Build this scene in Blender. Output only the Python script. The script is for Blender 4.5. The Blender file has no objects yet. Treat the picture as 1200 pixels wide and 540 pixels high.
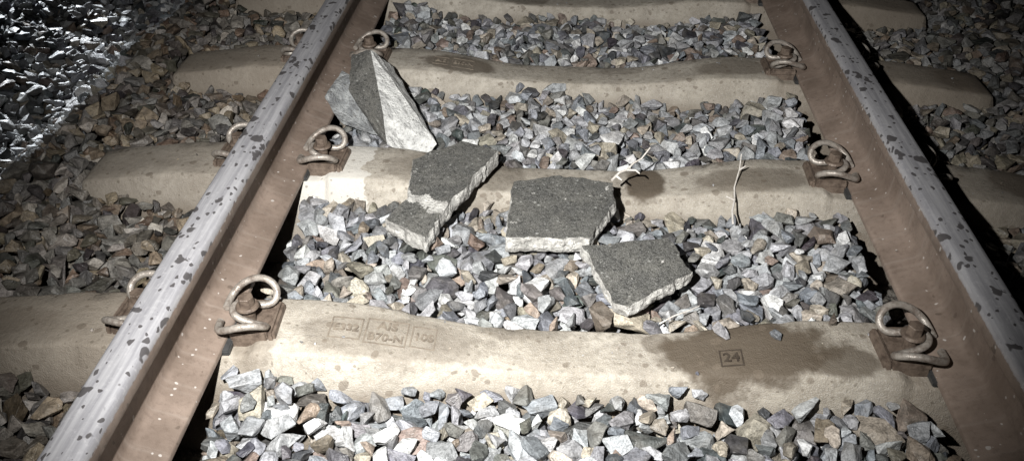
import bpy, bmesh, math, random
import numpy as np
from mathutils import Vector, Matrix, noise
random.seed(7); rng = np.random.default_rng(11)
scene = bpy.context.scene
scene.view_settings.view_transform = 'Standard'
scene.view_settings.look = 'None'
scene.view_settings.exposure = 0

# ------------------------------------------------------------ node helpers
def new_mat(name):
    m = bpy.data.materials.new(name); m.use_nodes = True
    nt = m.node_tree; b = nt.nodes['Principled BSDF']
    return m, nt, b
def L(nt, a, b): nt.links.new(a, b)
def val(nt, op, a, b=None, c=None, clamp=False):
    n = nt.nodes.new('ShaderNodeMath'); n.operation = op; n.use_clamp = clamp
    for i, x in enumerate((a, b, c)):
        if x is None: continue
        if isinstance(x, (int, float)): n.inputs[i].default_value = x
        else: nt.links.new(x, n.inputs[i])
    return n.outputs[0]
def mix(nt, f, a, b, mode='MIX'):
    n = nt.nodes.new('ShaderNodeMix'); n.data_type = 'RGBA'; n.blend_type = mode
    for s, x in ((n.inputs['Factor'], f), (n.inputs[6], a), (n.inputs[7], b)):
        if isinstance(x, (int, float)): s.default_value = x
        elif isinstance(x, tuple): s.default_value = (*x, 1)
        else: nt.links.new(x, s)
    return n.outputs[2]
def smooth(nt, x, lo, hi, a=0.0, b=1.0):
    n = nt.nodes.new('ShaderNodeMapRange'); n.interpolation_type = 'SMOOTHSTEP'
    nt.links.new(x, n.inputs['Value'])
    n.inputs['From Min'].default_value = lo; n.inputs['From Max'].default_value = hi
    n.inputs['To Min'].default_value = a; n.inputs['To Max'].default_value = b
    return n.outputs['Result']
def coords(nt, scale=(1, 1, 1)):
    t = nt.nodes.new('ShaderNodeTexCoord')
    m = nt.nodes.new('ShaderNodeMapping'); m.inputs['Scale'].default_value = scale
    nt.links.new(t.outputs['Object'], m.inputs['Vector'])
    return m.outputs['Vector']
def noi(nt, vec, scale, detail=4, rough=0.6):
    n = nt.nodes.new('ShaderNodeTexNoise'); n.inputs['Scale'].default_value = scale
    n.inputs['Detail'].default_value = detail; n.inputs['Roughness'].default_value = rough
    nt.links.new(vec, n.inputs['Vector']); return n.outputs['Fac']
def spots(nt, vec, scale, rad, keep, wob=0.1, wscale=30):
    nz = nt.nodes.new('ShaderNodeTexNoise'); nz.inputs['Scale'].default_value = wscale; nz.inputs['Detail'].default_value = 1
    nt.links.new(vec, nz.inputs['Vector'])
    s = nt.nodes.new('ShaderNodeVectorMath'); s.operation = 'MULTIPLY_ADD'
    nt.links.new(nz.outputs['Color'], s.inputs[0]); s.inputs[1].default_value = (wob/scale*2,)*3
    nt.links.new(vec, s.inputs[2])
    v = nt.nodes.new('ShaderNodeTexVoronoi'); v.inputs['Scale'].default_value = scale
    nt.links.new(s.outputs[0], v.inputs['Vector'])
    sep = nt.nodes.new('ShaderNodeSeparateColor'); nt.links.new(v.outputs['Color'], sep.inputs[0])
    r = val(nt, 'MULTIPLY', sep.outputs[0], rad)
    r = val(nt, 'ADD', r, rad*0.35)
    d = val(nt, 'SUBTRACT', r, v.outputs['Distance'])
    m = smooth(nt, d, -0.02, 0.05)
    k = val(nt, 'LESS_THAN', sep.outputs[1], keep)
    return val(nt, 'MULTIPLY', m, k)
def bump(nt, b, h, strength, dist):
    n = nt.nodes.new('ShaderNodeBump'); n.inputs['Strength'].default_value = strength
    n.inputs['Distance'].default_value = dist
    nt.links.new(h, n.inputs['Height']); nt.links.new(n.outputs['Normal'], b.inputs['Normal'])
def link(o, parent=None):
    scene.collection.objects.link(o)
    if parent: o.parent = parent
    return o

# ------------------------------------------------------------ materials
def mat_ballast():
    m, nt, b = new_mat('crushed_stone')
    a = nt.nodes.new('ShaderNodeAttribute'); a.attribute_name = 'col'
    v = coords(nt)
    n1 = noi(nt, v, 50, 4, .66); n2 = noi(nt, v, 260, 1, .6); n3 = noi(nt, v, 22, 2)
    k = val(nt, 'ADD', smooth(nt, n1, .32, .68, .6, 1.25), smooth(nt, n2, .35, .65, -.16, .22))
    cc = nt.nodes.new('ShaderNodeVectorMath'); cc.operation = 'SCALE'
    L(nt, a.outputs['Color'], cc.inputs[0]); L(nt, k, cc.inputs['Scale'])
    c2 = mix(nt, smooth(nt, n3, .48, .68, 0, .25), cc.outputs[0], (.18, .165, .145))
    L(nt, c2, b.inputs['Base Color'])
    L(nt, smooth(nt, n1, .3, .7, .38, .7), b.inputs['Roughness'])
    b.inputs['Specular IOR Level'].default_value = .5
    bump(nt, b, val(nt, 'ADD', n1, val(nt, 'MULTIPLY', n2, .25)), .8, .006)
    return m
def mat_sleeper(name, stains, pale=None):
    m, nt, b = new_mat(name)
    v = coords(nt)
    sep = nt.nodes.new('ShaderNodeSeparateXYZ'); L(nt, v, sep.inputs[0])
    n0 = noi(nt, v, 3.2, 3); n1 = noi(nt, v, 9, 4); n2 = noi(nt, v, 70, 4, .7); n3 = noi(nt, v, 400, 1, .7)
    base = mix(nt, smooth(nt, n1, .35, .68), (.405, .37, .315), (.27, .24, .20))
    base = mix(nt, smooth(nt, n0, .45, .65, 0, .45), base, (.25, .22, .175))
    base = mix(nt, smooth(nt, n2, .40, .70, 0, .6), base, (.19, .168, .135))
    base = mix(nt, smooth(nt, n3, .52, .70, 0, .4), base, (.50, .48, .45))
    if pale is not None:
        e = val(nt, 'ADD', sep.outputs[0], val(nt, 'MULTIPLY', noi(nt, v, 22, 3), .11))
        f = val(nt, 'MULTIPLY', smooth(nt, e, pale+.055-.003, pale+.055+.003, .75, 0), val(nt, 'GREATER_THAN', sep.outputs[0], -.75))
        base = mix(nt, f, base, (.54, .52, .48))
    wob = noi(nt, v, 12, 4, .6)
    wv = val(nt, 'MULTIPLY', val(nt, 'SUBTRACT', wob, .5), 1.1)
    for (cx, cy, rx, ry, s) in stains:
        dx = val(nt, 'DIVIDE', val(nt, 'SUBTRACT', sep.outputs[0], cx), rx)
        dy = val(nt, 'DIVIDE', val(nt, 'SUBTRACT', sep.outputs[1], cy), ry)
        r = val(nt, 'SQRT', val(nt, 'ADD', val(nt, 'MULTIPLY', dx, dx), val(nt, 'MULTIPLY', dy, dy)))
        r = val(nt, 'ADD', r, wv)
        base = mix(nt, smooth(nt, r, .76, 1.06, s, 0), base, (.072, .054, .036))
    ax = val(nt, 'ABSOLUTE', sep.outputs[0])
    base = mix(nt, smooth(nt, ax, .8, .9, 0, .5), base, (.18, .15, .12))
    base = mix(nt, smooth(nt, ax, .56, .64, 0, .35), base, (.20, .16, .12)) if pale is None else base
    sp = spots(nt, v, 30, .26, .55, .3)
    base = mix(nt, val(nt, 'MULTIPLY', sp, .6), base, (.12, .095, .07))
    sp2 = spots(nt, v, 75, .24, .35, .3, 60)
    base = mix(nt, val(nt, 'MULTIPLY', sp2, .55), base, (.11, .09, .065))
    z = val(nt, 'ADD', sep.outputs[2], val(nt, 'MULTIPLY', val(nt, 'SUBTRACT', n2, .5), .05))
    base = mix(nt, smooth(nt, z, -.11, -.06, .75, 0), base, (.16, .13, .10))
    L(nt, base, b.inputs['Base Color'])
    b.inputs['Roughness'].default_value = .72
    bump(nt, b, val(nt, 'ADD', val(nt, 'MULTIPLY', n2, .8), val(nt, 'MULTIPLY', n3, .5)), .9, .004)
    return m
def mat_rail():
    m, nt, b = new_mat('rail_steel')
    v = coords(nt)
    so = nt.nodes.new('ShaderNodeSeparateXYZ'); L(nt, v, so.inputs[0])
    n1 = noi(nt, v, 9, 4); n2 = noi(nt, v, 90, 4, .7); n3 = noi(nt, v, 500, 1)
    rust = mix(nt, smooth(nt, n1, .3, .7), (.245, .19, .155), (.155, .117, .093))
    rust = mix(nt, smooth(nt, n2, .45, .75, 0, .4), rust, (.085, .06, .046))
    vs = coords(nt, (1, 40, 3)); drb = noi(nt, vs, 1.2, 3)
    rust = mix(nt, smooth(nt, drb, .5, .75, 0, .35), rust, (.30, .255, .22))
    fleck = spots(nt, v, 70, .2, .26, .4, 60)
    rust = mix(nt, val(nt, 'MULTIPLY', fleck, .8), rust, (.48, .45, .42))
    dfl = spots(nt, v, 38, .2, .25, .4, 60)
    rust = mix(nt, val(nt, 'MULTIPLY', dfl, .55), rust, (.07, .052, .04))
    vst = coords(nt, (30, 1.5, 1)); st = noi(nt, vst, 4, 4)
    steel = mix(nt, smooth(nt, st, .3, .7), (.46, .455, .47), (.30, .295, .315))
    steel = mix(nt, smooth(nt, n2, .5, .8, 0, .5), steel, (.60, .59, .60))
    ve = coords(nt, (1, .72, 1))
    bl = val(nt, 'MAXIMUM', spots(nt, ve, 33, .34, .72, .5, 45), spots(nt, ve, 75, .3, .45, .5, 80))
    steel = mix(nt, val(nt, 'MULTIPLY', bl, .92), steel, (.052, .047, .047))
    e = val(nt, 'ADD', so.outputs[2], val(nt, 'MULTIPLY', val(nt, 'SUBTRACT', n2, .5), .012))
    top = smooth(nt, e, .1515, .157)
    L(nt, mix(nt, top, rust, steel), b.inputs['Base Color'])
    L(nt, val(nt, 'MULTIPLY', top, val(nt, 'SUBTRACT', .3, val(nt, 'MULTIPLY', bl, .25))), b.inputs['Metallic'])
    L(nt, mix(nt, top, (.55,)*3, (.42,)*3), b.inputs['Roughness'])
    bump(nt, b, val(nt, 'ADD', n2, val(nt, 'MULTIPLY', n3, .4)), .4, .002)
    return m
def mat_iron(name='rusty_iron', a=(.16, .122, .095), c=(.07, .05, .038), r=.55, metal=.2):
    m, nt, b = new_mat(name); v = coords(nt)
    n1 = noi(nt, v, 60, 4, .7); n2 = noi(nt, v, 300, 1)
    L(nt, mix(nt, smooth(nt, n1, .35, .7), a, c), b.inputs['Base Color'])
    b.inputs['Roughness'].default_value = r; b.inputs['Metallic'].default_value = metal
    bump(nt, b, val(nt, 'ADD', n1, n2), .5, .002); return m
def mat_slab_top():
    m, nt, b = new_mat('slab_weathered_face'); v = coords(nt)
    n1 = noi(nt, v, 14, 3); n2 = noi(nt, v, 130, 3, .75); n3 = noi(nt, v, 420, 1, .8)
    c = mix(nt, smooth(nt, n1, .3, .7), (.110, .106, .094), (.055, .054, .05))
    c = mix(nt, smooth(nt, n3, .50, .64, 0, .75), c, (.22, .218, .205))
    c = mix(nt, smooth(nt, n2, .52, .66, 0, .85), c, (.022, .022, .021))
    c = mix(nt, val(nt, 'MULTIPLY', spots(nt, v, 90, .25, .25, .5, 50), .6), c, (.34, .34, .32))
    L(nt, c, b.inputs['Base Color']); b.inputs['Roughness'].default_value = .7
    bump(nt, b, val(nt, 'ADD', n2, n3), 1, .004); return m
def mat_slab_side(name='slab_fracture', a=(.54, .53, .50), c=(.32, .31, .29)):
    m, nt, b = new_mat(name); v = coords(nt)
    n1 = noi(nt, v, 35, 4, .7); n2 = noi(nt, v, 160, 3, .75)
    cc = mix(nt, smooth(nt, n1, .35, .65), a, c)
    cc = mix(nt, smooth(nt, n2, .53, .68, 0, .7), cc, (.14, .13, .12))
    L(nt, cc, b.inputs['Base Color']); b.inputs['Roughness'].default_value = .85
    bump(nt, b, val(nt, 'ADD', val(nt, 'MULTIPLY', n1, 2), n2), 1, .006); return m
def mat_ground():
    m, nt, b = new_mat('ground_grit'); v = coords(nt)
    n1 = noi(nt, v, 20, 4, .7)
    vo = nt.nodes.new('ShaderNodeTexVoronoi'); vo.inputs['Scale'].default_value = 22; L(nt, v, vo.inputs['Vector'])
    sep = nt.nodes.new('ShaderNodeSeparateColor'); L(nt, vo.outputs['Color'], sep.inputs[0])
    c = mix(nt, sep.outputs[0], (.05, .045, .04), (.16, .145, .125))
    c = mix(nt, smooth(nt, n1, .4, .7), c, (.07, .055, .045))
    L(nt, c, b.inputs['Base Color']); b.inputs['Roughness'].default_value = .9
    bump(nt, b, val(nt, 'SUBTRACT', n1, vo.outputs['Distance']), 1, .03); return m

M_ball = mat_ballast(); M_rail = mat_rail(); M_iron = mat_iron()
M_clip = mat_iron('spring_steel', (.34, .31, .275), (.15, .12, .10), .42, .3)
M_pad = mat_iron('black_nylon', (.05, .05, .05), (.03, .03, .03), .5, 0)
M_top = mat_slab_top(); M_side = mat_slab_side()
M_letter = mat_iron('cast_lettering', (.19, .16, .125), (.11, .09, .07), .8, 0)
M_letter_d = mat_iron('cast_lettering_wet', (.045, .035, .025), (.03, .022, .016), .6, 0)

# ------------------------------------------------------------ ground
me = bpy.data.meshes.new('ground')
me.from_pydata([(-150, -150, -.23), (150, -150, -.23), (150, 150, -.23), (-150, 150, -.23)], [], [(0, 1, 2, 3)])
me.materials.append(mat_ground()); link(bpy.data.objects.new('ground', me))

# ------------------------------------------------------------ sleepers
HL = 1.265
def ss(a, b, x):
    t = max(0, min(1, (x-a)/(b-a))); return t*t*(3-2*t)
def sl_top(x):
    ax = abs(x)
    z = -.040 + .040*ss(.12, .50, ax)
    z -= .014*ss(.612, .64, ax)*(1-ss(.87, .90, ax))
    z -= .03*ss(.95, HL, ax)
    return z
def sl_w(x): return .064 + .018*ss(.15, .55, abs(x))
def build_sleeper(y0, mat, seed):
    xs = sorted(set([round(-HL+i*HL/63, 4) for i in range(127)] + [s*v for s in (-1, 1) for v in (.612, .62, .63, .64, .87, .88, .89, HL-.008)]))
    bm = bmesh.new(); rows = []
    for x in xs:
        zt, w = sl_top(x), sl_w(x); wb = w+.06
        end = ss(HL-.03, HL, abs(x))
        zt -= .008*end; w -= .006*end
        sec = [(-wb, -.24), (-(w+.020), zt-.072), (-(w+.001), zt-.006), (-(w-.002), zt-.002), (-(w-.008), zt),
               (-w*.45, zt+.0008), (0, zt+.001), (w*.45, zt+.0008), (w-.008, zt), (w-.002, zt-.002), (w+.001, zt-.006), (w+.020, zt-.072), (wb, -.24)]
        row = []
        for (yy, zz) in sec:
            d = noise.noise(Vector((x*9+seed, yy*25, zz*25)))*.0016 + noise.noise(Vector((x*40+seed, yy*60, zz*60)))*.0009
            ch = -.004*max(0, noise.noise(Vector((x*30+seed*2, 3 if yy > 0 else 7, 0)))-.15)*4 if abs(abs(yy)-w) < .004 else 0
            xo = (math.copysign(.05, x)*max(0, (zt-zz))/.2) if abs(x) > HL-.001 else 0
            row.append(bm.verts.new((x+xo, yy+(d*.7-ch)*(1 if yy < 0 else -1), zz+d+ch)))
        rows.append(row)
    for a, b in zip(rows, rows[1:]):
        for i in range(len(a)-1): bm.faces.new((a[i], b[i], b[i+1], a[i+1]))
    bm.faces.new(rows[0]); bm.faces.new(list(reversed(rows[-1])))
    bmesh.ops.recalc_face_normals(bm, faces=bm.faces)
    me = bpy.data.meshes.new('railway_sleeper'); bm.to_mesh(me); bm.free()
    for p in me.polygons: p.use_smooth = len(p.vertices) == 4
    me.materials.append(mat)
    o = bpy.data.objects.new('railway_sleeper', me); o.location = (0, y0, 0); link(o); return o

Y0, SP = 1.222, .617
STAINS = {0: [(-.36, -.01, .20, .07, .42), (.345, .0, .18, .098, .95), (.17, .03, .035, .03, .55), (.52, -.04, .08, .045, .75), (-.62, -.05, .05, .05, .4), (-.1, .05, .1, .03, .3), (-1.15, 0, .1, .04, .35)],
          1: [(.185, 0, .055, .085, .93), (1.16, .02, .13, .09, .8), (-.3, 0, .2, .09, .45), (.45, -.02, .16, .06, .55)],
          2: [(-.36, .0, .12, .06, .75), (1.2, 0, .1, .08, .8), (.5, 0, .12, .06, .5), (.1, .03, .15, .03, .3)],
          3: [(-.2, 0, .12, .06, .6), (.4, 0, .1, .06, .4)]}
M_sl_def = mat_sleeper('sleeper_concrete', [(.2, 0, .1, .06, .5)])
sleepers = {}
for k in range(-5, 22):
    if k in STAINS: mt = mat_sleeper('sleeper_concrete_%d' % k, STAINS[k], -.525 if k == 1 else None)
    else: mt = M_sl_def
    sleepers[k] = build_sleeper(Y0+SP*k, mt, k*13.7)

# ------------------------------------------------------------ cast lettering
def frame_mesh(name, cx, cy, w, h, parent, t=.0028, hh=.002, mat=None):
    bm = bmesh.new()
    for (x0, x1, y0, y1) in ((cx-w/2, cx+w/2, cy-h/2, cy-h/2+t), (cx-w/2, cx+w/2, cy+h/2-t, cy+h/2),
                             (cx-w/2, cx-w/2+t, cy-h/2+t, cy+h/2-t), (cx+w/2-t, cx+w/2, cy-h/2+t, cy+h/2-t)):
        n = 6; vs = []
        for i in range(n+1):
            x = x0+(x1-x0)*i/n
            z = sl_top(x)
            vs.append([bm.verts.new((x, y0, z-.002)), bm.verts.new((x, y0, z+hh)), bm.verts.new((x, y1, z+hh)), bm.verts.new((x, y1, z-.002))])
        for a, b in zip(vs, vs[1:]):
            for i in range(4): bm.faces.new((a[i], b[i], b[(i+1) % 4], a[(i+1) % 4]))
        bm.faces.new(vs[0]); bm.faces.new(vs[-1])
    bmesh.ops.recalc_face_normals(bm, faces=bm.faces)
    me = bpy.data.meshes.new(name); bm.to_mesh(me); bm.free(); me.materials.append(mat or M_letter)
    return link(bpy.data.objects.new(name, me), parent)
def text(name, s, cx, cy, size, parent, mat=None):
    c = bpy.data.curves.new(name, 'FONT'); c.body = s; c.size = size; c.extrude = .0026; c.offset = .0006
    c.align_x = 'CENTER'; c.align_y = 'CENTER'; c.materials.append(mat or M_letter)
    o = bpy.data.objects.new(name, c)
    sl = (sl_top(cx+.02)-sl_top(cx-.02))/.04
    o.location = (cx, cy, sl_top(cx)+.0008); o.rotation_euler = (0, -math.atan(sl), 0)
    return link(o, parent)
S0 = sleepers[0]
frame_mesh('cast_frame_1', -.452, 0, .064, .060, S0); text('cast_text_1', 'E332', -.452, .0, .026, S0)
frame_mesh('cast_frame_2', -.371, 0, .084, .070, S0)
text('cast_text_2', 'AIS', -.371, .016, .030, S0); text('cast_text_3', 'B70-N', -.371, -.017, .027, S0)
frame_mesh('cast_frame_3', -.297, 0, .050, .060, S0); text('cast_text_4', '10S', -.297, 0, .028, S0)
frame_mesh('cast_frame_4', .31, -.02, .044, .044, S0, .003, mat=M_letter_d); text('cast_text_5', '24', .31, -.02, .032, S0, M_letter_d)
S2_ = sleepers[2]
frame_mesh('cast_frame_1', -.42, 0, .05, .05, S2_); frame_mesh('cast_frame_2', -.35, 0, .07, .06, S2_)
text('cast_text_1', 'B70-N', -.35, 0, .024, S2_); text('cast_text_2', 'AIS', -.42, 0, .024, S2_)

# ------------------------------------------------------------ rails
half = [(.0, .172), (.012, .1718), (.022, .1712), (.0285, .1695), (.0325, .1665), (.0348, .162), (.0356, .157),
        (.0362, .135), (.035, .1325), (.014, .1255), (.0105, .121), (.0088, .112), (.0083, .085), (.0086, .055),
        (.0105, .042), (.016, .0345), (.026, .030), (.045, .0235), (.068, .0145), (.0735, .0125), (.075, .010), (.075, .001), (.0735, 0)]
prof = half + [(-x, z) for x, z in reversed(half[1:])]
RZ = -.008
def build_rail(xc):
    bm = bmesh.new(); rows = []
    ys = [-4+i*.5 for i in range(0, 70)]
    for y in ys: rows.append([bm.verts.new((x, y, z)) for x, z in prof])
    n = len(prof)
    for a, b in zip(rows, rows[1:]):
        for i in range(n):
            bm.faces.new((a[i], b[i], b[(i+1) % n], a[(i+1) % n]))
    bm.faces.new(rows[0]); bm.faces.new(rows[-1])
    bmesh.ops.recalc_face_normals(bm, faces=bm.faces)
    me = bpy.data.meshes.new('steel_rail'); bm.to_mesh(me); bm.free()
    for p in me.polygons: p.use_smooth = len(p.vertices) == 4
    me.set_sharp_from_angle(angle=math.radians(50))
    me.materials.append(M_rail)
    o = bpy.data.objects.new('steel_rail', me); o.location = (xc, 0, RZ); return link(o)
RX = .7175+.036
build_rail(-RX); build_rail(RX)

# ------------------------------------------------------------ fastenings : W-shaped tension clamp + screw + guide plate
def tube(pts, r, res=8, name='clip', mat=None):
    c = bpy.data.curves.new(name, 'CURVE'); c.dimensions = '3D'; c.bevel_depth = r; c.bevel_resolution = 4
    c.use_fill_caps = True; c.resolution_u = res
    s = c.splines.new('NURBS'); s.points.add(len(pts)-1); s.use_endpoint_u = True; s.order_u = 4
    for i, p in enumerate(pts): s.points[i].co = (*p, 1)
    if mat: c.materials.append(mat)
    return c
h_ = [(-.020, -.018, .026), (-.044, -.018, .028), (-.068, -.006, .042), (-.077, .028, .060), (-.071, .062, .062), (-.054, .084, .044),
      (-.034, .076, .026), (-.028, .054, .026), (-.026, .030, .034), (-.020, .010, .042)]
clip_pts = h_ + [(0, .002, .044)] + [(-x, y, z) for x, y, z in reversed(h_)]
clip_curve = tube(clip_pts, .0074, name='tension_clamp', mat=M_clip, res=10)
def box_bevel(bm, x0, x1, y0, y1, z0, z1, bev=.003, taper=0):
    r = bmesh.ops.create_cube(bm, size=1)
    vs = r['verts']
    for v in vs:
        lx, ly, top = v.co.x < 0, v.co.y < 0, v.co.z > 0
        v.co.x = (x0 if lx else x1) + (taper*(1 if lx else -1) if top else 0)
        v.co.y = (y0 if ly else y1) + (taper*(1 if ly else -1) if top else 0)
        v.co.z = z1 if top else z0
    ed = list({e for v in vs for e in v.link_edges})
    bmesh.ops.bevel(bm, geom=ed, offset=bev, segments=2, affect='EDGES')
bm = bmesh.new()
box_bevel(bm, -.055, .055, .003, .085, -.03, .012, .004, .004)
box_bevel(bm, -.055, .055, .072, .098, -.03, .022, .005, .006)
box_bevel(bm, -.052, -.038, .004, .080, .006, .024, .003, .002)
box_bevel(bm, .038, .052, .004, .080, .006, .024, .003, .002)
mesh_sh = bpy.data.meshes.new('guide_plate'); bm.to_mesh(mesh_sh); bm.free(); mesh_sh.materials.append(M_iron)
bm = bmesh.new()
def cyl(r1, r2, z0, z1, seg):
    r = bmesh.ops.create_cone(bm, cap_ends=True, segments=seg, radius1=r1, radius2=r2, depth=z1-z0)
    for v in r['verts']: v.co += Vector((0, .034, (z0+z1)/2))
    bmesh.ops.bevel(bm, geom=list({e for v in r['verts'] for e in v.link_edges if len(e.link_faces) == 2 and abs(e.calc_face_angle(0)) > .7}), offset=.0012, segments=1, affect='EDGES')
cyl(.012, .012, -.02, .05, 20); cyl(.024, .021, .048, .054, 24); cyl(.0165, .0155, .054, .074, 6)
mesh_sc = bpy.data.meshes.new('sleeper_screw'); bm.to_mesh(mesh_sc); bm.free(); mesh_sc.materials.append(M_iron)
bm = bmesh.new(); box_bevel(bm, -.08, .08, -.085, .085, -.010, .002, .002)
mesh_pad = bpy.data.meshes.new('rail_pad'); bm.to_mesh(mesh_pad); bm.free(); mesh_pad.materials.append(M_pad)
for k in range(-5, 22):
    y = Y0+SP*k
    for side in (-1, 1):
        for inner in (1, 0):
            e = bpy.data.objects.new('rail_fastening', None); link(e)
            sx = side*RX + (-side if inner else side)*.075
            e.location = (sx, y, RZ+.004)
            away = -side if inner else side
            e.rotation_euler = (0, 0, -math.pi/2 if away > 0 else math.pi/2)
            e.rotation_euler.z += random.uniform(-.05, .05)
            for nm, d in (('tension_clamp', clip_curve), ('guide_plate', mesh_sh), ('sleeper_screw', mesh_sc)):
                o = bpy.data.objects.new(nm, d); link(o, e)
            if inner:
                o = bpy.data.objects.new('rail_pad', mesh_pad); o.location = (0, -.075, 0); link(o, e)

# ------------------------------------------------------------ broken slabs
CX, CH = -.045, 1.165
def adj(p):     # survey correction of hand-measured points
    k = (CH-p[2])/(1.204-p[2])
    return (CX+(p[0]+.06)*k, p[1]*k, p[2])
def sub_outline(pts, step, jit, rnd):
    out = []
    n = len(pts)
    for i in range(n):
        a, b = Vector(pts[i]), Vector(pts[(i+1) % n])
        d = (b-a).length; k = max(2, int(d/step))
        t = (b-a).normalized(); nrm = Vector((t.y, -t.x, 0)); s0 = rnd.uniform(0, 99)
        for j in range(k):
            f = j/k
            p = a.lerp(b, f)
            env = min(1, 4*f*(1-f)*2)
            p += nrm*env*(noise.noise(Vector((s0+f*d*18, 0, 0)))*jit*2.2 + noise.noise(Vector((s0+f*d*70, 5, 0)))*jit*.8)
            out.append(p)
    return out
slab_foot = []
def slab(pts, thick, seed, batter=.003, pale_zone=None, jit=.005):
    pts = [adj(p) for p in pts]
    rnd = random.Random(seed)
    c = sum((Vector(p) for p in pts), Vector())/len(pts)
    o = sub_outline([Vector(p)-c for p in pts], .005, jit, rnd)
    area = sum(o[i].x*o[(i+1) % len(o)].y-o[(i+1) % len(o)].x*o[i].y for i in range(len(o)))
    if area < 0: o.reverse()
    bm = bmesh.new()
    n = len(o)
    topR = []
    for f in [.03*q for q in range(1, 33)] + [.985]:
        topR.append([bm.verts.new(Vector((p.x*f, p.y*f, p.z*f + noise.noise(Vector((p.x*f*25+seed, p.y*f*25, 1)))*.002 + noise.noise(Vector((p.x*f*90+seed, p.y*f*90, 1)))*.0012))) for p in o])
    sideR = []
    levels = [.0, .08, .2, .35, .5, .65, .8, .92, 1.0]
    for li, l in enumerate(levels):
        ring = []
        for i, p in enumerate(o):
            d = Vector((p.x, p.y, 0)).normalized()
            zz = -thick*l
            q = noise.noise(Vector((p.x*20+seed, p.y*20, zz*25)))*.008 + noise.noise(Vector((p.x*60+seed, p.y*60, zz*70)))*.004 + noise.noise(Vector((p.x*160+seed, p.y*160, zz*160)))*.002
            off = batter*l - .010*max(0, l-.7)*2 + q*min(1, .25+l*3)
            ring.append(bm.verts.new(p + d*off + Vector((0, 0, zz - (.001 if li == 0 else 0)))))
        sideR.append(ring)
    allR = topR+sideR
    cv = bm.verts.new((0, 0, 0))
    topf = []
    for i in range(n): f = bm.faces.new((cv, topR[0][i], topR[0][(i+1) % n])); topf.append(f)
    for ri, (a, b) in enumerate(zip(allR, allR[1:])):
        for i in range(n):
            f = bm.faces.new((a[i], b[i], b[(i+1) % n], a[(i+1) % n]))
            if ri < len(topR): topf.append(f)
            else: f.material_index = 1
    f = bm.faces.new(list(reversed(sideR[-1]))); f.material_index = 1
    if pale_zone:
        (ax, ay), (bx, by), wd = pale_zone
        ax, ay, _ = adj((ax, ay, .04)); bx, by, _ = adj((bx, by, .04))
        A = Vector((ax, ay, 0))-Vector((c.x, c.y, 0)); B = Vector((bx, by, 0))-Vector((c.x, c.y, 0))
        for f in topf:
            m = f.calc_center_median(); m.z = 0
            t = max(0, min(1, (m-A).dot(B-A)/(B-A).length_squared))
            if (m-(A.lerp(B, t))).length < wd*(1+noise.noise(m*45)*1.1): f.material_index = 1
    for f in topf:
        m = f.calc_center_median()
        if noise.noise(Vector((m.x*45+seed*3, m.y*45, 9))) > .62 : f.material_index = 1
    bmesh.ops.triangulate(bm, faces=bm.faces)
    bmesh.ops.recalc_face_normals(bm, faces=bm.faces)
    me = bpy.data.meshes.new('broken_concrete_slab'); bm.to_mesh(me); bm.free()
    me.materials.append(M_top); me.materials.append(M_side)
    ob = bpy.data.objects.new('broken_concrete_slab', me); ob.location = c; link(ob)
    slab_foot.append([(p[0], p[1]) for p in pts])
    return ob
slab([(.006, 1.535, .026), (.201, 1.568, .034), (.245, 1.455, .028), (.105, 1.355, .008), (.072, 1.367, .006)], .032, 3)
slab([(-.165, 1.779, .034), (-.051, 1.806, .040), (.084, 1.779, .040), (.083, 1.70, .032), (.022, 1.568, .024), (-.170, 1.563, .022)], .044, 5)
slab([(-.432, 1.857, .040), (-.315, 1.946, .048), (-.2135, 1.90, .050), (-.316, 1.668, .036), (-.357, 1.552, .018), (-.463, 1.624, .018), (-.418, 1.699, .028)],
     .046, 8, pale_zone=((-.445, 1.725), (-.325, 1.655), .017))

def shard(name, pts, seed, dark_set, mats, cuts=9):
    pts = [adj(p) for p in pts]
    bm = bmesh.new()
    c = sum((Vector(p) for p in pts), Vector())/len(pts)
    P = [Vector(p)-c for p in pts]
    for p in P: bm.verts.new(p)
    bmesh.ops.convex_hull(bm, input=bm.verts)
    bmesh.ops.triangulate(bm, faces=bm.faces)
    bmesh.ops.recalc_face_normals(bm, faces=bm.faces)
    for f in bm.faces:
        ids = {min(range(len(P)), key=lambda i: (P[i]-v.co).length) for v in f.verts}
        f.material_index = 0 if ids <= dark_set else 1
    bmesh.ops.subdivide_edges(bm, edges=bm.edges, cuts=cuts, use_grid_fill=True)
    bmesh.ops.triangulate(bm, faces=bm.faces)
    bm.normal_update()
    for v in bm.verts:
        v.co += v.normal*(noise.noise(v.co*22+Vector((seed, 0, 0)))*.006 + noise.noise(v.co*80+Vector((seed, 0, 0)))*.003)
    me = bpy.data.meshes.new(name); bm.to_mesh(me); bm.free()
    for m in mats: me.materials.append(m)
    o = bpy.data.objects.new(name, me); o.location = c; return link(o)
M_mid = mat_slab_side('slab_grey_face', (.31, .32, .32), (.15, .155, .16))
M_bright = mat_slab_side('slab_pale_face', (.62, .62, .60), (.42, .42, .41))
shard('broken_concrete_slab', [(-.68, 2.10, .0), (-.57, 2.09, -.03), (-.585, 2.14, .0), (-.655, 2.20, .105), (-.69, 2.22, .105), (-.712, 2.09, .09),
       (-.70, 2.12, .03), (-.60, 2.16, -.04), (-.68, 2.24, .07)], 2, set(), [M_top, M_mid])
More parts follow.
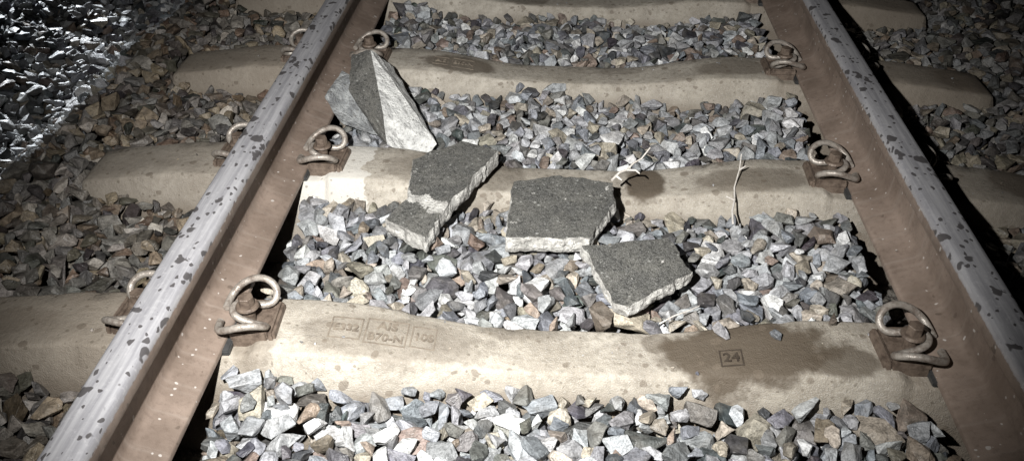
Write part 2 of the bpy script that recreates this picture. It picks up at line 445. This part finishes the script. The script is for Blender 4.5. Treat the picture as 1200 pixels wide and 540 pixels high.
#        0 a                 1 b                2 c                3 d               4 e               5 f
shard('broken_concrete_slab', [(-.675, 2.29, .125), (-.612, 2.27, .150), (-.565, 2.34, .065), (-.395, 2.03, -.015), (-.545, 2.06, .055), (-.655, 2.13, .095),
       (-.50, 2.28, -.05), (-.64, 2.2, -.04), (-.44, 2.0, -.06), (-.54, 2.04, -.03)], 4, {0, 1, 4, 5, 7, 9}, [M_top, M_bright])
slab_foot.append([adj(p)[:2] for p in ((-.72, 2.08, 0), (-.42, 2.0, 0), (-.5, 2.3, 0), (-.7, 2.3, 0))])

# ------------------------------------------------------------ ballast (deposited stone by stone)
RES = .006
GX0, GX1, GY0, GY1 = -2.8, 2.3, .5, 4.1
nx, ny = int((GX1-GX0)/RES), int((GY1-GY0)/RES)
gx = GX0+(np.arange(nx)+.5)*RES; gy = GY0+(np.arange(ny)+.5)*RES
PX, PY = np.meshgrid(gx, gy, indexing='ij')
def lownoise(f, seed):
    a = rng.standard_normal((int(nx*RES*f)+4, int(ny*RES*f)+4))
    u = (PX-GX0)*f; v = (PY-GY0)*f
    iu = u.astype(int); iv = v.astype(int); fu = u-iu; fv = v-iv
    fu = fu*fu*(3-2*fu); fv = fv*fv*(3-2*fv)
    return (a[iu, iv]*(1-fu)*(1-fv)+a[iu+1, iv]*fu*(1-fv)+a[iu, iv+1]*(1-fu)*fv+a[iu+1, iv+1]*fu*fv)
target = -.054 + .008*lownoise(4, 1) + .008*lownoise(9, 2)
ph = ((PY-Y0) % SP)
front = np.exp(-((ph-(SP-.14))/.06)**2)
ax_ = np.abs(PX)
target = target - .028*front*(1-.9*np.clip((ax_-.35)/.2, 0, 1)*(ax_ < .9)) + .012*np.clip((ax_-.35)/.25, 0, 1)*(ax_ < .72)
target = np.where(ax_ > .85, target+.004, target)
tl = -(PX)-1.38
target = np.where(tl > 0, target+.02*np.exp(-((tl-.05)/.1)**2) - .12*np.clip(tl/.25, 0, 1)**1.5 + .10*np.clip((tl-.35)/.4, 0, 1), target)
target = np.where(PX > 1.45, target-.10*np.clip((PX-1.45)/1.0, 0, 1), target)
H = target-.09
ceil = target.copy()+.014
tv = np.array([sl_top(x) for x in gx]); wv = np.array([sl_w(x) for x in gx])
solid = np.zeros_like(H, bool)
for k in range(-1, 6):
    dy = np.abs(PY-(Y0+SP*k))
    top = tv[:, None]; w = wv[:, None]
    side_z = top - (dy-w)/.060*.2
    hz = np.where(dy < w, top, side_z)
    inside = np.abs(PX) < HL+.02
    hz = np.where(inside, hz, -9)
    H = np.maximum(H, hz)
    solid |= inside & (dy < w+.003)
for s in (-1, 1):
    dx = np.abs(PX-s*RX)
    m = dx < .078
    H = np.where(m, .05, H); solid |= m
    for k in range(-1, 6):
        mm = (np.abs(PX-s*RX) < .18) & (np.abs(PY-(Y0+SP*k)) < .085)
        H = np.where(mm, .05, H); solid |= mm
    ceil = np.where(dx < .12, np.minimum(ceil, -.03), ceil)
def inpoly(poly):
    r = np.zeros_like(H, bool); n = len(poly); j = n-1
    for i in range(n):
        xi, yi = poly[i]; xj, yj = poly[j]
        r ^= ((yi > PY) != (yj > PY)) & (PX < (xj-xi)*(PY-yi)/((yj-yi)+1e-9)+xi); j = i
    return r
for pl in slab_foot:
    m = inpoly(pl); ceil = np.where(m, np.minimum(ceil, -.026), ceil)

def base_rock(i):
    r = np.random.default_rng(100+i)
    npt = r.integers(9, 16)
    d = r.standard_normal((npt, 3)); d /= np.abs(d).max(axis=1)[:, None]**.6*np.linalg.norm(d, axis=1)[:, None]**.4
    ax = np.array([1, r.uniform(.55, .92), r.uniform(.40, .78)])
    p = d*ax*r.uniform(.82, 1.0, (npt, 1))
    p *= 1.0/np.abs(p).max()
    bm = bmesh.new()
    for q in p: bm.verts.new(q)
    bmesh.ops.convex_hull(bm, input=bm.verts)
    bmesh.ops.delete(bm, geom=[v for v in bm.verts if not v.link_faces], context='VERTS')
    bmesh.ops.dissolve_limit(bm, angle_limit=.24, verts=bm.verts, edges=bm.edges)
    bmesh.ops.recalc_face_normals(bm, faces=bm.faces)
    planes = [(np.array(f.normal), float(f.normal.dot(f.verts[0].co))) for f in bm.faces]
    bmesh.ops.bevel(bm, geom=list(bm.edges), offset=.032, segments=1, affect='EDGES', clamp_overlap=True)
    bmesh.ops.triangulate(bm, faces=bm.faces)
    big = [e for e in bm.edges if e.calc_length() > .45]
    bmesh.ops.subdivide_edges(bm, edges=big, cuts=1)
    bmesh.ops.triangulate(bm, faces=bm.faces)
    bmesh.ops.recalc_face_normals(bm, faces=bm.faces)
    bm.normal_update()
    for v in bm.verts: v.co += v.normal*(noise.noise(v.co*2.6+Vector((i*7, 0, 0)))*.10+noise.noise(v.co*7+Vector((i*7, 0, 0)))*.035)
    bm.verts.ensure_lookup_table()
    V = np.array([v.co[:] for v in bm.verts]); F = np.array([[v.index for v in f.verts] for f in bm.faces])
    bm.free()
    return V, F, planes
bases = [base_rock(i) for i in range(48)]
variants = []
for vi in range(480):
    V, F, planes = bases[vi % len(bases)]
    r = np.random.default_rng(500+vi)
    ang = r.uniform(0, 2*math.pi)
    R = np.array(Matrix.Rotation(ang, 3, 'Z') @ Matrix.Rotation(r.normal(0, .6), 3, 'X') @ Matrix.Rotation(r.normal(0, .6), 3, 'Y'))
    s = float(np.clip(r.lognormal(math.log(.0285), .34), .013, .052))
    VV = (V@R.T)*s
    e = VV[:, :2]; hx = int(math.ceil(np.abs(e[:, 0]).max()/RES)); hy = int(math.ceil(np.abs(e[:, 1]).max()/RES))
    ux = np.arange(-hx, hx+1)*RES; uy = np.arange(-hy, hy+1)*RES
    UX, UY = np.meshgrid(ux, uy, indexing='ij')
    lo = np.full(UX.shape, -1.0); hi = np.full(UX.shape, 1.0)
    for n, d in planes:
        n = R@n; dd = d*s
        if n[2] < -1e-3: lo = np.maximum(lo, (dd-n[0]*UX-n[1]*UY)/n[2])
        elif n[2] > 1e-3: hi = np.minimum(hi, (dd-n[0]*UX-n[1]*UY)/n[2])
    ins = hi > lo
    if ins.sum() < 3: continue
    variants.append((VV, F, lo, hi, ins, hx, hy, s))
placed = []
NT = 95000
xs = rng.uniform(GX0+.06, GX1-.06, NT); ysr = rng.uniform(GY0+.06, GY1-.06, NT); vi_ = rng.integers(0, len(variants), NT)
offs = np.array([(0, 0), (3, 0), (-3, 0), (0, 3), (0, -3), (5, 4), (-5, -4), (4, -5), (-4, 5)])
for t in range(NT):
    VV, F, lo, hi, ins, hx, hy, s = variants[vi_[t]]
    i0 = int((xs[t]-GX0)/RES); j0 = int((ysr[t]-GY0)/RES)
    if H[i0, j0] > ceil[i0, j0]-.012: continue
    best = None
    for (oi, oj) in offs:
        i, j = i0+oi, j0+oj
        if i-hx < 0 or j-hy < 0 or i+hx+1 > nx or j+hy+1 > ny: continue
        sub = H[i-hx:i+hx+1, j-hy:j+hy+1]
        z = float((sub-lo)[ins].max())
        if best is None or z < best[0]: best = (z, i, j)
    if best is None: continue
    z, i, j = best
    if solid[i, j]: continue
    z -= .003
    topz = z+float(hi[ins].max())
    if topz > ceil[i, j]+rng.uniform(0, .014): continue
    sub = H[i-hx:i+hx+1, j-hy:j+hy+1]
    sub[ins] = np.maximum(sub, z+hi)[ins]
    placed.append((gx[i], gy[j], z, vi_[t], i, j))
vis = []
for (x, y, z, v, i, j) in placed:
    VV, F, lo, hi, ins, hx, hy, s = variants[v]
    sub = H[i-hx:i+hx+1, j-hy:j+hy+1]
    if ((z+hi >= sub-.008) & ins).sum() >= 2: vis.append((x, y, z, v, 1.0))
def loose(x, y, v, sc=1.0): vis.append((x, y, sl_top(x)-float(variants[v][2][variants[v][4]].min())*sc, v, sc))
small = [i for i, v in enumerate(variants) if v[7] < .022]
loose(.295, 1.262, small[1]); loose(.40, 1.25, small[3]); loose(.52, 1.29, small[5], .8)
for q in range(90):   # grit on the sleepers
    k = int(rng.integers(0, 4)); x = rng.uniform(-1.2, 1.2)
    if .6 < abs(x) < .9: continue
    loose(x, Y0+SP*k+rng.uniform(-.06, .06), int(rng.choice(small)), rng.uniform(.08, .24))
print('stones', len(placed), len(vis))
pal = np.array([(.24, .243, .25), (.165, .174, .190), (.26, .232, .19), (.175, .138, .112), (.055, .057, .060), (.46, .462, .46), (.108, .104, .098), (.30, .308, .32)])
pw = np.array([.22, .20, .12, .06, .14, .08, .11, .11])
Vs, Fs, Cs = [], [], []; base = 0
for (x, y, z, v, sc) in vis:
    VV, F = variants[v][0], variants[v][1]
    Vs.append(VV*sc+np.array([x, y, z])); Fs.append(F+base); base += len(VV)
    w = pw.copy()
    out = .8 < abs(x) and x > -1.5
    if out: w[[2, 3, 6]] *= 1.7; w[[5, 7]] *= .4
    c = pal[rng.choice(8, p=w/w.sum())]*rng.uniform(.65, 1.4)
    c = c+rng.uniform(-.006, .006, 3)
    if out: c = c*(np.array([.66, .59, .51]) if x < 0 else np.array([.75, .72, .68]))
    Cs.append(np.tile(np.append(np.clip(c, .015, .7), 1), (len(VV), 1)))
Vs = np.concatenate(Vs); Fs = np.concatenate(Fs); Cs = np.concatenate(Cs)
me = bpy.data.meshes.new('track_ballast')
me.vertices.add(len(Vs)); me.vertices.foreach_set('co', Vs.astype(np.float32).ravel())
me.loops.add(Fs.size); me.loops.foreach_set('vertex_index', Fs.astype(np.int32).ravel())
me.polygons.add(len(Fs)); me.polygons.foreach_set('loop_start', np.arange(0, Fs.size, 3, dtype=np.int32))
me.update(calc_edges=True)
me.polygons.foreach_set('use_smooth', np.zeros(len(Fs), bool))
at = me.color_attributes.new('col', 'FLOAT_COLOR', 'POINT'); at.data.foreach_set('color', Cs.astype(np.float32).ravel())
me.materials.append(M_ball); me.validate()
link(bpy.data.objects.new('track_ballast', me))
print('tris', len(Fs))

# ------------------------------------------------------------ twigs
M_twig = mat_iron('dry_twig', (.60, .57, .53), (.42, .38, .34), .7, 0)
def twig(paths, r):
    c = bpy.data.curves.new('dry_twig', 'CURVE'); c.dimensions = '3D'; c.bevel_depth = r; c.bevel_resolution = 3; c.use_fill_caps = True
    for pts in paths:
        pts = [adj(p) for p in pts]
        s = c.splines.new('POLY'); s.points.add(len(pts)-1)
        for i, p in enumerate(pts):
            s.points[i].co = (*p, 1); s.points[i].radius = 1-.45*i/(len(pts)-1)
    c.materials.append(M_twig); link(bpy.data.objects.new('dry_twig', c))
twig([[(.080, 1.775, .050), (.098, 1.80, .056), (.118, 1.812, .058), (.135, 1.835, .064), (.155, 1.85, .068), (.178, 1.878, .085)],
      [(.118, 1.812, .058), (.140, 1.815, .056), (.150, 1.806, .052)], [(.09, 1.79, .054), (.105, 1.775, .05)]], .0032)
twig([[(.376, 1.70, -.015), (.380, 1.745, -.010), (.392, 1.79, -.008), (.398, 1.84, -.002), (.415, 1.89, .02), (.424, 1.935, .04)],
      [(.392, 1.79, -.008), (.374, 1.81, -.010)], [(.415, 1.89, .02), (.432, 1.90, .026)]], .0028)
twig([[(.17, 1.335, -.02), (.20, 1.352, -.012), (.235, 1.372, -.012), (.26, 1.395, -.018)]], .0018)

# ------------------------------------------------------------ light
w = bpy.data.worlds.new('World'); scene.world = w; w.use_nodes = True
nt = w.node_tree; bg = nt.nodes['Background']
sky = nt.nodes.new('ShaderNodeTexSky'); sky.sky_type = 'NISHITA'; sky.sun_disc = False
sky.sun_elevation = math.radians(-6); sky.sun_rotation = math.radians(140)
nt.links.new(sky.outputs[0], bg.inputs[0]); bg.inputs[1].default_value = .05
def spot(name, loc, tgt, power, size, blend, col, rad):
    l = bpy.data.lights.new(name, 'SPOT'); l.energy = power; l.spot_size = math.radians(size); l.spot_blend = blend
    l.color = col; l.shadow_soft_size = rad
    o = bpy.data.objects.new(name, l); o.location = loc
    o.rotation_euler = (Vector(tgt)-Vector(loc)).to_track_quat('-Z', 'Y').to_euler(); link(o)
spot('torch_light', (-.34, .26, 1.20), (-.20, 1.58, -.03), 385, 79, 1.0, (1.0, .99, .965), .013)
spot('work_lamp', (-4.6, 7.4, 2.2), (-2.50, 3.05, -.15), 3000, 15, .3, (.90, .95, 1.0), .02)

# ------------------------------------------------------------ camera
cam = bpy.data.cameras.new('Camera'); co = bpy.data.objects.new('Camera', cam); link(co)
cam.lens = 29.8; cam.sensor_width = 36; cam.clip_end = 500; cam.clip_start = .02
co.location = (CX, 0, CH); co.rotation_euler = (math.radians(53.4), 0, math.radians(3.5))
scene.camera = co
